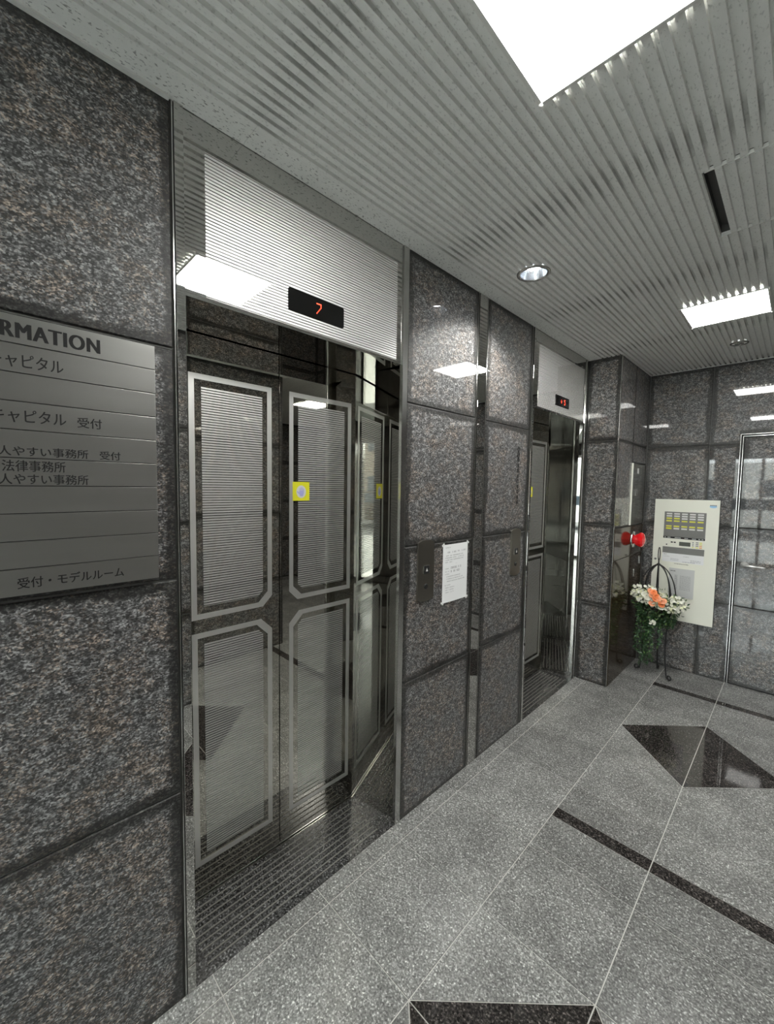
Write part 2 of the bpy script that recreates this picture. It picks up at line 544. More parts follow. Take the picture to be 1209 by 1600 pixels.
xs = [0.078, 0.478, 0.878, 1.278, 1.678]
while xs[-1] + 0.4 < 4.3: xs.append(xs[-1] + 0.4)
rows = [-3.0, -2.73, -2.33, -1.93, -1.53, -1.13, -0.73, -0.33, 0.07, 0.471, 0.868, 1.263, 1.67]
rows_in = rows + [1.88, 1.95, 2.165, 2.56, 2.96, 3.35, 3.765, 3.83, YB]
rows_out = rows + [2.17, 2.555, 2.96, 3.36, 3.80, YB]
def rect(x0, x1, y0, y1): return [(x0, y0), (x1, y0), (x1, y1), (x0, y1)]
bands = {(1.88, 1.95), (3.765, 3.83)}
centres = [0.868, 2.96, -1.13]
for i in range(len(xs)):
    x0 = xs[i]; x1 = xs[i+1] if i + 1 < len(xs) else 4.3
    rr = rows_out if i == 0 else rows_in
    for a, b in zip(rr, rr[1:]):
        if (a, b) in bands:
            tile(rect(x0, x1, a, b), 'floor_dark', 'dark_band_tile'); continue
        done = False
        if x0 in (0.478, 0.878):
            for c in centres:
                if abs(a - c) < 1e-6 or abs(b - c) < 1e-6:
                    cy = c; far = b if abs(a - c) < 1e-6 else a
                    cx = 0.878; fx = x0 if x0 < 0.878 else x1
                    tile([(cx, cy), (fx, cy), (cx, far)], 'floor_dark', 'dark_diamond_tile')
                    tile([(fx, far), (fx, cy), (cx, far)], 'floor', 'floor_tile')
                    done = True
        if done: continue
        if x0 == 0.078 and a >= 3.36:      # the pillar stands on part of this column
            tile(rect(0.078, x1, a, b), 'floor')
            continue
        tile(rect(x0, x1, a, b), 'floor')
for a, b in zip(rows_out[:-3], rows_out[1:-2]):
    tile(rect(0.0, 0.078, a, b), 'floor', 'border_tile')
tile(rect(0.0, 0.078, 3.36, 3.44), 'floor', 'border_tile')

# ---- ceiling: ribbed boards
ceiling = tag(box('ceiling', (-0.02, -3.0, HC + 0.016), (4.3, YB, HC + 0.065), 'sealant'), kind='structure')
PITCH = 0.0313; X_RIB = 0.0735
cut_boxes = [((0.95, 1.665), (1.41, 2.125))]                      # hatch
cut_rounds = [((0.287, 1.882), 0.066), ((0.88, 3.705), 0.045)]    # downlight, small fitting
def board_mesh(x0, nrib, y0, y1):
    bm = bmesh.new()
    prof = []
    for k in range(nrib):
        a = x0 + k * PITCH
        prof += [(a, 0.0), (a + 0.0185, 0.0), (a + 0.0200, 0.012), (a + 0.0298, 0.012)]
    prof.append((x0 + nrib * PITCH, 0.0))
    prof[0] = (x0 + 0.0002, 0.0); prof[-1] = (x0 + nrib * PITCH - 0.0002, 0.0)
    top = 0.016
    poly = prof + [(prof[-1][0], top), (prof[0][0], top)]
    P = lambda u, v, w=0.0: Vector((u, w, HC + v))
    prism(bm, P, poly, y0 + 0.0004, y1 - 0.0004)
    return bm
def boolean_cut(o, cutter):
    md = o.modifiers.new('cut', 'BOOLEAN'); md.operation = 'DIFFERENCE'; md.object = cutter; md.solver = 'EXACT'
    dg = bpy.context.evaluated_depsgraph_get(); dg.update()
    me = bpy.data.meshes.new_from_object(o.evaluated_get(dg))
    o.modifiers.clear(); o.data = me
cutters = []
for (a, b) in cut_boxes:
    cutters.append((a[0], b[0], a[1], b[1], box('cutter', (a[0], a[1], HC - 0.05), (b[0], b[1], HC + 0.045), 'black')))
for (c, r) in cut_rounds:
    bm = bmesh.new(); add_lathe(bm, (c[0], c[1], HC - 0.05), (0, 0, 1), [(0, 0), (r, 0), (r, 0.2), (0, 0.2)], 40)
    cutters.append((c[0]-r, c[0]+r, c[1]-r, c[1]+r, finish(bm, 'cutter', 'black')))
ys = [-3.0] + [0.59 + 0.91 * k for k in range(-3, 5) if -2.9 < 0.59 + 0.91 * k < YB - 0.05] + [YB]
for j in range(len(ys) - 1):
    y0, y1 = ys[j], ys[j+1]
    # flat edge board against the wall
    box('edge_board', (0.0, y0 + 0.0004, HC), (X_RIB, y1 - 0.0004, HC + 0.011), 'ceil', ceiling)
    x = X_RIB
    while x < 4.2:
        nr = min(14, int((4.3 - x) / PITCH))
        if nr < 2: break
        o = finish(board_mesh(x, nr, y0, y1), 'ribbed_ceiling_board', 'ceil', ceiling)
        for (cx0, cx1, cy0, cy1, cut) in cutters:
            if cx1 > x and cx0 < x + nr * PITCH and cy1 > y0 and cy0 < y1:
                boolean_cut(o, cut)
        x += nr * PITCH
for c in cutters: boolean_cut(ceiling, c[4])
for c in cutters: bpy.data.objects.remove(c[4])
tag(box('trim_1', (0.0, -1.2, HC - 0.007), (0.012, 0.385, HC), 'lampframe'), kind='structure')
tag(box('trim_2', (0.24, YB - 0.008, HC - 0.005), (4.3, YB, HC), 'lampframe'), kind='structure')

# ---- wall_left: backing pieces + stones
def wall(name, boxes, mat='sealant'):
    bm = bmesh.new()
    for a, b in boxes:
        a = (a[0], a[1], -0.07 if a[2] == 0 else a[2]); b = (b[0], b[1], HC + 0.07 if b[2] == HC else b[2])
        add_box(bm, a, b)
    return tag(finish(bm, name, mat), kind='structure')
D = -0.006
wl = wall('wall_left', [((-0.4, -1.2, 0), (D, 0.398, HC)), ((-0.4, 1.325, 0), (D, 2.496, HC)),
                        ((-0.4, 3.427, 0), (D, YB, HC)), ((-0.5, -1.2, 0), (-0.4, YB, HC))])
P0 = PX(0.0)
Z = [0.0, 0.65, 1.279, 1.916, HC]
for a, b in ((-1.2, -0.5), (-0.5, 0.389), (1.333, 1.864), (1.972, 2.474)):
    for v0, v1 in zip(Z, Z[1:]): slab(P0, a, b, v0, v1, wl)
# mirror strip between the stones, thin steel edge trims
pbox('steel_strip', P0, 1.876, 1.950, 0.0, HC, -0.006, 0.004, 'mirror', wl, 0.001)
for u0, u1 in ((1.866, 1.871), (1.958, 1.963), (2.478, 2.484), (0.3905, 0.394), (1.3275, 1.331)):
    pbox('edge_bead', P0, u0, u1, 0.0, HC, -0.006, 0.001, 'frame', wl)

# ---- pillar at the end of the elevator wall
pil = wall('wall_pillar', [((-0.006, 3.446, 0), (0.234, YB, HC))])
P1 = PY(3.44); P2 = PX(0.24)
Z2 = [0.0, 0.64, 1.275, 1.93, HC]
for v0, v1 in zip(Z2, Z2[1:]): slab(P1, 0.004, 0.236, v0, v1, pil, ring=0.04)
for u0, u1, v0, v1 in ((3.442, 3.82, 1.255, 1.93), (3.442, 3.82, 1.93, HC), (3.82, YB, 1.93, HC), (3.82, YB, 1.775, 1.93)):
    slab(P2, u0, u1, v0, v1, pil, ring=0.02)
pbox('corner_bead', P2, 3.4365, 3.4415, 0.0, HC, -0.004, 0.0012, 'frame', pil)

# ---- back wall
wb = wall('wall_back', [((-0.4, YB + 0.006, 0), (4.4, YB + 0.1, HC))])
P3 = PY(YB)
Z3 = [0.0, 0.64, 1.265, 1.925, HC]
DX0, DX1 = 0.892, 1.66
cols = [(0.244, 0.686), (0.686, DX0 - 0.012)]
for a, b in cols:
    for v0, v1 in zip(Z3, Z3[1:]):
        if a == 0.686 and v1 == HC: continue
        slab(P3, a, b, v0, v1, wb)
bm = bmesh.new()      # one L-shaped stone around the corner of the door opening
L_ = [(0.689, 1.928), (DX0 - 0.015, 1.928), (DX0 - 0.015, 2.007), (1.267, 2.007), (1.267, HC), (0.689, HC)]
la_ = bm.verts.layers.float.new('edge')
cc_ = (0.80, 2.25)
fr = [bm.verts.new(P3(u, v, 0)) for u, v in L_]; bk = [bm.verts.new(P3(u, v, -0.02)) for u, v in L_]
inn = [bm.verts.new(P3(u, v, 0)) for u, v in [(0.73, 1.965), (DX0 - 0.03, 1.965), (DX0 - 0.03, 2.045), (1.23, 2.045), (1.23, HC - 0.04), (0.73, HC - 0.04)]]
for q in fr + bk: q[la_] = 1.0
for k in range(6):
    j = (k + 1) % 6
    bm.faces.new((fr[k], fr[j], inn[j], inn[k])); bm.faces.new((bk[k], bk[j], fr[j], fr[k]))
bm.faces.new(inn)
finish(bm, 'stone_slab', 'wall', wb)
slab(P3, 1.27, DX1 + 0.012, 2.004, HC, wb)
xa = DX1 + 0.012
while xa < 4.2:
    xb = min(xa + 0.6, 4.3)
    for v0, v1 in zip(Z3, Z3[1:]): slab(P3, xa, xb, v0, v1, wb)
    xa = xb
# stone-clad service door in the back wall
door = empty('door_1', (0.9, YB, 0), kind='structure')
bm = bmesh.new()
for (u0, u1, v0, v1) in ((DX0 - 0.015, DX0 - 0.0115, 0, 1.999), (DX1 + 0.011, DX1 + 0.016, 0, 1.999), (DX0 - 0.015, DX1 + 0.016, 1.9955, 1.999)):
    add_box(bm, (u0, YB - 0.006, v0), (u1, YB + 0.003, v1))
for (u0, u1, v0, v1) in ((DX0 + 0.000, DX0 + 0.0035, 0, 1.983), (DX1 - 0.005, DX1 + 0.001, 0, 1.983), (DX0 + 0.000, DX1 + 0.001, 1.9795, 1.983)):
    add_box(bm, (u0, YB - 0.006, v0), (u1, YB + 0.003, v1))
finish(bm, 'door_frame', 'frame', door)
pbox('frame_gap', P3, DX0 - 0.011, DX1 + 0.011, 0.0, 1.994, -0.0058, -0.004, 'black', door)
for v0, v1 in ((0.006, 0.64), (0.64, 1.265), (1.265, 1.975)):
    slab(P3, DX0 + 0.006, DX1 - 0.006, v0, v1, door, name='stone_slab')
bm = bmesh.new()
add_lathe(bm, (0.952, YB, 0.975), (0, -1, 0), [(0, 0), (0.026, 0), (0.026, 0.008), (0.012, 0.012), (0.010, 0.05), (0, 0.05)], 24)
add_tube(bm, [(0.952, YB - 0.045, 0.975), (0.99, YB - 0.048, 0.975), (1.06, YB - 0.046, 0.972), (1.072, YB - 0.03, 0.971)], [0.010, 0.0095, 0.009, 0.008], 10)
finish(bm, 'door_handle', 'satin', door)

# ---- opposite wall, far side and entrance front (seen in the mirrors)
wr = wall('wall_right', [((1.726, -3.0, 0), (1.9, 2.05, HC)), ((1.9, 1.95, 0), (4.4, 2.05, HC))])
P4 = PXn(1.72)
ycuts = [-3.0, -2.2, -1.35, -0.5, 0.35, 1.2, 2.056]
for a, b in zip(ycuts, ycuts[1:]):
    for v0, v1 in zip(Z, Z[1:]): slab(P4, a, b, v0, v1, wr)
P5 = PYp(2.056)
xc = [1.72, 2.4, 3.1, 3.7, 4.3]
for a, b in zip(xc, xc[1:]):
    for v0, v1 in zip(Z, Z[1:]): slab(P5, a, b, v0, v1, wr)
def glazed_front(name, P, u0, u1, top, nu):
    """steel framed glazing with a solid head above it"""
    w = empty(name, P(u0, 0, 0), kind='structure')
    bm = bmesh.new()
    for k in range(nu + 1):
        u = u0 + (u1 - u0) * k / nu
        p, q = P(u - 0.025, 0, -0.04), P(u + 0.025, top, 0.04)
        add_box(bm, [min(a, b) for a, b in zip(p, q)], [max(a, b) for a, b in zip(p, q)])
    for v in (0.03, top - 0.03):
        p, q = P(u0, v - 0.03, -0.035), P(u1, v + 0.03, 0.035)
        add_box(bm, [min(a, b) for a, b in zip(p, q)], [max(a, b) for a, b in zip(p, q)])
    finish(bm, 'window_frame', 'frame', w)
    for k in range(nu):
        a = u0 + (u1 - u0) * k / nu + 0.025; b = u0 + (u1 - u0) * (k + 1) / nu - 0.025
        pbox('pane', P, a, b, 0.06, top - 0.06, -0.003, 0.003, 'pane', w)
    return w
glazed_front('window_1', PYp(-3.0), -2.5, 1.72, 2.3, 4)
ws = wall('wall_side', [((4.306, 2.05, 0), (4.4, YB, HC))])
P6_ = PXn(4.3)
for a, b in ((2.056, 2.8), (2.8, 3.5), (3.5, YB)):
    for v0, v1 in zip(Z, Z[1:]): slab(P6_, a, b, v0, v1, ws)
wf = wall('wall_front', [((-0.12, -3.06, 0), (0.22, -2.94, HC)), ((-2.5, -3.1, 2.3), (1.9, -3.0, HC)), ((-2.6, -3.1, 0), (-2.5, -1.1, HC)), ((-2.5, -1.2, 0), (-0.4, -1.1, HC))], 'wall')
fe = wall('floor_entrance', [((-2.5, -3.0, -0.06), (0.0, -1.2, 0.0))], 'floor')
ce = wall('ceiling_entrance', [((-2.5, -3.0, HC), (-0.02, -1.2, HC + 0.06))], 'lampframe')
tag(box('pavement', (-30, -9, -0.12), (30, -3.1, -0.04), 'pavement'), kind='structure')
tag(box('road', (-30, -16, -0.14), (30, -9, -0.06), 'road'), kind='structure')
tag(box('side_pavement', (4.4, -3.1, -0.12), (30, 12, -0.04), 'pavement'), kind='structure')
def house(x0, x1, y0, y1, h, mat, label):
    e = empty('street_building', ((x0 + x1) / 2, y1, 0), label, 'building', 'buildings across the street')
    box('wall', (x0, y0, -0.1), (x1, y1, h), mat, e)
    n = max(1, int((x1 - x0) / 1.6))
    for r in range(int(h // 2.6)):
        for k in range(n):
            a = x0 + (k + 0.25) * (x1 - x0) / n
            box('window', (a, y1 - 0.02, 0.9 + r * 2.6), (a + 0.8, y1 + 0.04, 2.1 + r * 2.6), 'glass_far', e)
def car(x, y, mat, label):
    e = empty('parked_car', (x, y, -0.06), label, 'car', 'cars on the street')
    bm = bmesh.new()
    prism(bm, lambda u, v, w=0.0: Vector((x + u, y + w, v)), [(-2.0, 0.25), (2.0, 0.25), (2.05, 0.7), (1.3, 0.85), (0.8, 1.35), (-0.9, 1.38), (-1.6, 0.9), (-2.0, 0.8)], -0.85, 0.85)
    finish(bm, 'car_body', mat, e)
    bm = bmesh.new()
    prism(bm, lambda u, v, w=0.0: Vector((x + u, y + w, v)), [(-1.35, 0.92), (1.05, 0.92), (0.72, 1.28), (-0.85, 1.31)], -0.86, 0.86)
    finish(bm, 'car_window', 'glass_far', e)
    for wx in (-1.25, 1.25):
        bm = bmesh.new(); add_lathe(bm, (x + wx, y + 0.7, 0.27), (0, 1, 0), [(0, 0), (0.32, 0), (0.32, 0.18), (0, 0.18)], 16)
        finish(bm, 'wheel', 'black', e)
car(0.3, -11.5, 'house2', 'pale parked car in the street, seen only mirrored')
car(5.2, -12.0, 'brown', 'dark brown parked car in the street, seen only mirrored')
house(-9, -3.2, -24, -17, 3.2, 'house', 'low brown building across the street, seen only mirrored')
house(-2.6, 1.4, -24, -17, 2.9, 'house2', 'low pale building across the street, seen only mirrored')
house(2.0, 9, -24, -18, 5.6, 'house', 'taller brown building across the street, seen only mirrored')

# ================================================================= ELEVATOR ENTRANCES
def door_outline(bm, P, u0, u1, v0, v1, ch, corner, th, w):
    """ring of constant width with one chamfered corner: 'br','bl','tr','tl'"""
    def poly(i):
        a, b, c, d = u0 + i, u1 - i, v0 + i, v1 - i
        k = ch - i * 0.0
        pts = []
        pts += [(a + k, c), ] if corner == 'bl' else [(a, c)]
        if corner == 'br': pts += [(b - k, c), (b, c + k)]
        else: pts += [(b, c)]
        if corner == 'tr': pts += [(b, d - k), (b - k, d)]
        else: pts += [(b, d)]
        if corner == 'tl': pts += [(a + k, d), (a, d - k)]
        else: pts += [(a, d)]
        if corner == 'bl': pts += [(a, c + k)]
        return pts
    A = poly(0); B = poly(th)
    n = len(A)
    va = [bm.verts.new(P(u, v, w)) for u, v in A]; vb = [bm.verts.new(P(u, v, w)) for u, v in B]
    va0 = [bm.verts.new(P(u, v, 0)) for u, v in A]; vb0 = [bm.verts.new(P(u, v, 0)) for u, v in B]
    for i in range(n):
        j = (i + 1) % n
        bm.faces.new((va[i], va[j], vb[j], vb[i]))
        bm.faces.new((va0[i], va0[j], va[j], va[i]))
        bm.faces.new((vb0[i], vb[i], vb[j], vb0[j]))

def stripe_field(P, u0, u1, v0, v1, ch, corner, w, parent, mat='stripes'):
    pts = [(u0 + (ch if corner in ('bl',) else 0), v0)]
    if corner == 'br': pts += [(u1 - ch, v0), (u1, v0 + ch)]
    else: pts += [(u1, v0)]
    if corner == 'tr': pts += [(u1, v1 - ch), (u1 - ch, v1)]
    else: pts += [(u1, v1)]
    if corner == 'tl': pts += [(u0 + ch, v1), (u0, v1 - ch)]
    else: pts += [(u0, v1)]
    if corner == 'bl': pts += [(u0, v0 + ch)]
    bm = bmesh.new(); prism(bm, P, pts, 0.0, w)
    return finish(bm, 'etched_stripes', mat, parent)

SEGS = {'7': [(0,6),(1,6),(2,6),(3,6),(4,6),(4,5),(4,4),(3,3),(2,2),(1,1),(0,0)],
        '5': [(4,6),(3,6),(2,6),(1,6),(0,6),(0,5),(0,4),(1,4),(2,4),(3,4),(4,3),(4,2),(4,1),(3,0),(2,0),(1,0),(0,1)],
        'down': [(2,5),(2,4),(2,3),(2,2),(2,1),(1,2),(3,2),(0,3),(4,3)]}

def elevator(oy, digits, label, sticker=True):
    e = empty('elevator_entrance', (0, oy + 0.86, 0), label, 'elevator', 'elevator entrances')
    P = PX(0.0)
    PD = PX(-0.27)
    # frame: two stiles and jambs, head casing
    pbox('frame_stile', P, oy + 0.396, oy + 0.420, 0, HC, -0.30, 0.005, 'mirror', e, 0.0012)
    pbox('frame_stile', P, oy + 0.296 + 1.0, oy + 1.326, 0, HC, -0.012, 0.005, 'frame', e, 0.0012)
    bm = bmesh.new()      # splayed mirror jamb on the far side
    prism(bm, lambda u, v, w=0.0: Vector((u, v, w)), [(-0.30, oy + 1.268), (-0.272, oy + 1.268), (-0.0125, oy + 1.3215), (-0.0125, oy + 1.326), (-0.30, oy + 1.326)], 0.0, HC)
    finish(bm, 'side_jamb', 'jamb', e)
    head = pbox('transom', P, oy + 0.4205, oy + 1.2955, 2.070, HC + 0.03, -0.26, -0.002, 'mirror', e)
    for_head = bmesh.new()
    prism(for_head, PX(-0.002), [(oy + 0.478, 2.082), (oy + 1.262, 2.082), (oy + 1.262, 2.478), (oy + 0.478, 2.478)], 0.0, 0.0006)
    finish(for_head, 'etched_stripes', 'stripes_head', head)
    # floor indicator
    bm = bmesh.new()
    u0, u1, v0, v1 = oy + 0.744, oy + 0.976, 2.131, 2.203
    r = 0.006; pts = []
    for cx, cy, a0 in ((u1 - r, v1 - r, 0), (u0 + r, v1 - r, 90), (u0 + r, v0 + r, 180), (u1 - r, v0 + r, 270)):
        for k in range(5):
            a = math.radians(a0 + k * 22.5); pts.append((cx + r * math.cos(a), cy + r * math.sin(a)))
    prism(bm, PX(-0.0014), pts, 0.0, 0.004)
    disp = finish(bm, 'floor_indicator', 'glass_black', head)
    du = 0.0042; dv = 0.0054
    for ch, cu in digits:
        bm = bmesh.new()
        for (a, b) in SEGS[ch]:
            x = oy + cu + a * du; z = 2.149 + b * dv
            prism(bm, PX(0.0026), [(x, z), (x + 0.0030, z), (x + 0.0030, z + 0.0036), (x, z + 0.0036)], 0, 0.0004)
        finish(bm, 'lit_arrow' if ch == 'down' else 'lit_digit', 'led', head)
    # door leaves
    for side in (0, 1):
        if side == 0: a, b, s0, s1, cu, cl = oy + 0.405, oy + 0.8645, oy + 0.517, oy + 0.832, 'br', 'tr'
        else: a, b, s0, s1, cu, cl = oy + 0.8675, oy + 1.300, oy + 0.912, oy + 1.242, 'bl', 'tl'
        leaf = pbox('door_leaf', PD, a, b, 0.004, 2.30, -0.03, 0.0, 'mirror_dark', e, 0.001)
        bm = bmesh.new()
        door_outline(bm, PD, s0, s1, 1.060, 1.932, 0.040, cu, 0.0195, 0.0005)
        door_outline(bm, PD, s0, s1, 0.125, 1.010, 0.048, cl, 0.0195, 0.0005)
        finish(bm, 'etched_border', 'etched', leaf)
        stripe_field(PD, s0 + 0.043, s1 - 0.040, 1.105, 1.890, 0.02, cu, 0.0004, leaf)
        stripe_field(PD, s0 + 0.043, s1 - 0.040, 0.165, 0.968, 0.02, cl, 0.0004, leaf)
        if side == 1:
            su, sv = oy + 0.928, 1.483
            bm = bmesh.new()
            w = 0.083
            prism(bm, PD, [(su, sv), (su + w, sv), (su + w, sv + w * 0.96), (su, sv + w * 0.96)], 0.0, 0.0012, 0)
            c = (su + w / 2, sv + w * 0.46)
            el = [(c[0] + 0.024 * math.cos(k * math.pi / 12), c[1] + 0.027 * math.sin(k * math.pi / 12)) for k in range(24)]
            prism(bm, PD, el, 0.0012, 0.0014, 1)
            # open hand mark
            prism(bm, PD, [(c[0] + q[0], c[1] + q[1]) for q in ((-0.006, -0.019), (0.008, -0.019), (0.013, -0.006), (0.013, 0.004), (-0.009, 0.004), (-0.010, -0.008))], 0.0014, 0.0016, 2)
            for k, (dx, l) in enumerate(((-0.0085, 0.011), (-0.0025, 0.015), (0.0035, 0.014), (0.0095, 0.010))):
                prism(bm, PD, [(c[0] + dx, c[1] + 0.004), (c[0] + dx + 0.0042, c[1] + 0.004), (c[0] + dx + 0.0036, c[1] + 0.004 + l), (c[0] + dx + 0.0006, c[1] + 0.004 + l)], 0.0014, 0.0016, 2)
            prism(bm, PD, [(c[0] - 0.010, c[1] - 0.010), (c[0] - 0.009, c[1] - 0.004), (c[0] - 0.019, c[1] + 0.003), (c[0] - 0.021, c[1] - 0.001)], 0.0014, 0.0016, 2)
            st = finish(bm, 'warning_sticker', ['yellow', 'white', 'handblue'], leaf)
            st['label'] = 'yellow square sticker with a hand in a white oval'
    # black sheet standing in for the shaft darkness behind the leaves' gap
    box('shaft_shade', (-0.31, oy + 0.40, 0), (-0.301, oy + 1.30, 2.3), 'black', e)
    # sill stone with anti-slip lines and steel nosing
    sill = box('sill_stone', (-0.262, oy + 0.4205, -0.03), (-0.0005, oy + 1.325, 0.0), 'sill', e)
    for k in range(9):
        x = -0.240 + k * 0.0250
        box('grip_line', (x, oy + 0.470, 0.0), (x + 0.0050, oy + 1.225, 0.0010), 'sill_strip', sill)
    box('door_track', (-0.27, oy + 0.4205, -0.03), (-0.262, oy + 1.2915, 0.001), 'frame', e)
    return e

elevator(0.0, [('7', 0.855)], 'near elevator with striped mirror doors, floor display showing 7')
elevator(2.1, [('down', 0.832), ('5', 0.888)], 'far elevator in the same wall, floor display showing a down arrow and 5')
# floor continues below the sills
tag(box('floor_sill_base', (-0.4, 0.39, -0.08), (0.0, 3.44, -0.031), 'grout'), kind='structure')

# ================================================================= CALL BUTTON PLATES
def call_plate(uc, label, mat='plate_dark'):
    e = empty('call_button_plate', (0, uc, 1.155), label, 'button panel', 'elevator call button plates')
    P = PX(0.0)
    hw = 0.058
    top = [(uc + hw - 2*hw*k/10, 1.290 + 0.012 * (1 - (1 - k/5) ** 2)) for k in range(11)]
    bot = [(uc - hw + 2*hw*k/10, 1.022 - 0.012 * (1 - (1 - k/5) ** 2)) for k in range(11)]
    bm = bmesh.new()
    prism(bm, P, top + bot, 0.0, 0.009)
    plate = finish(bm, 'face_plate', mat, e)
    bm = bmesh.new()
    prism(bm, P, [(uc - 0.020, 1.142), (uc + 0.020, 1.142), (uc + 0.020, 1.182), (uc - 0.020, 1.182)], 0.009, 0.0115)
    f = finish(bm, 'button_bezel', 'frame', e)
    bm = bmesh.new()
    prism(bm, P, [(uc - 0.0175, 1.1445), (uc + 0.0175, 1.1445), (uc + 0.0175, 1.1795), (uc - 0.0175, 1.1795)], 0.0115, 0.0135)
    b = finish(bm, 'call_button', 'black', e)
    bm = bmesh.new()
    prism(bm, P, [(uc - 0.007, 1.154), (uc + 0.007, 1.154), (uc, 1.171)], 0.0135, 0.0139)
    finish(bm, 'up_arrow', 'white', b)
    bm = bmesh.new()
    add_lathe(bm, (0.009, uc, 1.082), (1, 0, 0), [(0.013, 0), (0.013, 0.002), (0.009, 0.003), (0, 0.003)], 20, 0)
    prism(bm, P, [(uc - 0.0015, 1.075), (uc + 0.0015, 1.075), (uc + 0.0015, 1.089), (uc - 0.0015, 1.089)], 0.012, 0.0124, 1)
    finish(bm, 'key_switch', ['black', 'frame'], e)
call_plate(1.476, 'dark steel call button plate beside the white paper notice')
call_plate(2.340, 'dark steel call button plate beside the far elevator, under the hanging chain')

# small dark chain above the far call plate
ch = empty('wall_chain', (0.0, 2.338, 1.80), 'thin dark chain hanging above the far call button plate', 'chain')
def oval(bm, c, a, b, r, flat):
    pts = []
    for k in range(14):
        t = 2 * math.pi * k / 14
        pts.append(Vector(c) + (Vector((0.0, a * math.cos(t), b * math.sin(t))) if flat else Vector((a * math.cos(t), 0.0, b * math.sin(t)))))
    add_tube(bm, pts, r, 6, closed=True)
bm = bmesh.new(); add_lathe(bm, (0.0, 2.338, 1.80), (1, 0, 0), [(0.004, 0), (0.004, 0.008), (0, 0.009)], 10)
finish(bm, 'pin', 'chain', ch)
bm = bmesh.new(); oval(bm, (0.006, 2.338, 1.785), 0.011, 0.017, 0.0024, True); finish(bm, 'chain_link', 'chain', ch)
bm = bmesh.new(); oval(bm, (0.006, 2.338, 1.753), 0.012, 0.018, 0.0024, True); finish(bm, 'chain_link', 'chain', ch)
z = 1.722
for k in range(9):
    bm = bmesh.new(); oval(bm, (0.006, 2.338, z), 0.004, 0.012, 0.0018, k % 2 == 1); finish(bm, 'chain_link', 'chain', ch)
    z -= 0.034 if k % 2 == 0 else 0.030

# ================================================================= PAPER NOTICE
nt = empty('paper_notice', (0.003, 1.715, 1.118), 'white printed paper notice taped beside the near call button plate', 'notice')
PN = lambda u, v, w=0.0: Vector((0.0022 + w + 0.0035 * max(0.0, math.sin((u - 1.61) / 0.21 * math.pi)), u, v))
bm = bmesh.new()
cols_ = 8
NU0, NU1, NV0, NV1 = 1.611, 1.823, 0.970, 1.264
for k in range(cols_):
    a = NU0 + (NU1 - NU0) * k / cols_; b = NU0 + (NU1 - NU0) * (k + 1) / cols_
    prism(bm, PN, [(a, NV0), (b, NV0), (b, NV1), (a, NV1)], 0, 0.0004)
bmesh.ops.remove_doubles(bm, verts=bm.verts, dist=1e-6)
finish(bm, 'sheet', 'paper', nt)
bm = bmesh.new()
rnd = random.Random(3)
def glyph_row(u0, u1, v, h, fill=0.82):
    u = u0
    while u < u1:
        w = h * rnd.uniform(0.6, 1.0)
        if rnd.random() < fill:
            # a few strokes standing in for an unreadably small character
            for s in range(3):
                zz = v + h * (0.1 + 0.4 * s)
                a = PN(u, zz, 0.0007); b = PN(min(u + w, u1), zz, 0.0007)
                vs = [bm.verts.new(PN(u, zz, 0.0007)), bm.verts.new(PN(u + w * 0.9, zz, 0.0007)), bm.verts.new(PN(u + w * 0.9, zz + h * 0.13, 0.0007)), bm.verts.new(PN(u, zz + h * 0.13, 0.0007))]
                bm.faces.new(vs)
            vs = [bm.verts.new(PN(u + w * 0.35, v, 0.0008)), bm.verts.new(PN(u + w * 0.5, v, 0.0008)), bm.verts.new(PN(u + w * 0.5, v + h, 0.0008)), bm.verts.new(PN(u + w * 0.35, v + h, 0.0008))]
            bm.faces.new(vs)
        u += w * 1.12
for (u0, u1, v, h) in ((0.018, 0.055, 0.280, 0.004), (0.035, 0.100, 0.254, 0.0075), (0.118, 0.190, 0.256, 0.0065),
                       (0.018, 0.165, 0.239, 0.0045), (0.018, 0.178, 0.228, 0.0045), (0.018, 0.172, 0.217, 0.0045), (0.018, 0.082, 0.206, 0.0045),
                       (0.104, 0.112, 0.197, 0.002), (0.020, 0.044, 0.174, 0.004), (0.063, 0.150, 0.172, 0.0105), (0.020, 0.050, 0.159, 0.004), (0.063, 0.158, 0.154, 0.0105),
                       (0.020, 0.050, 0.146, 0.004), (0.030, 0.145, 0.133, 0.0042), (0.030, 0.170, 0.121, 0.0042), (0.030, 0.188, 0.109, 0.0042),
                       (0.018, 0.060, 0.090, 0.004), (0.024, 0.098, 0.077, 0.004), (0.024, 0.088, 0.065, 0.004), (0.024, 0.088, 0.053, 0.004)):
    glyph_row(NU0 + u0, NU0 + u1, NV0 + v - 0.004, h)
join_print('print', bm, ['inkgrey'], nt)
for (u, v, a) in ((NU0, NV1, 0.6), (NU1, NV1, -0.6), (NU1, NV0, 0.6), (NU0, NV0, -0.6)):
    bm = bmesh.new()
    du, dv = 0.010 * math.cos(a), 0.010 * math.sin(a)
    prism(bm, PX(0.0018), [(u - du - dv * 0.4, v - dv + du * 0.4), (u - du + dv * 0.4, v - dv - du * 0.4), (u + du + dv * 0.4, v + dv - du * 0.4), (u + du - dv * 0.4, v + dv + du * 0.4)], 0.0, 0.0028)
    finish(bm, 'tape', 'tape', nt)

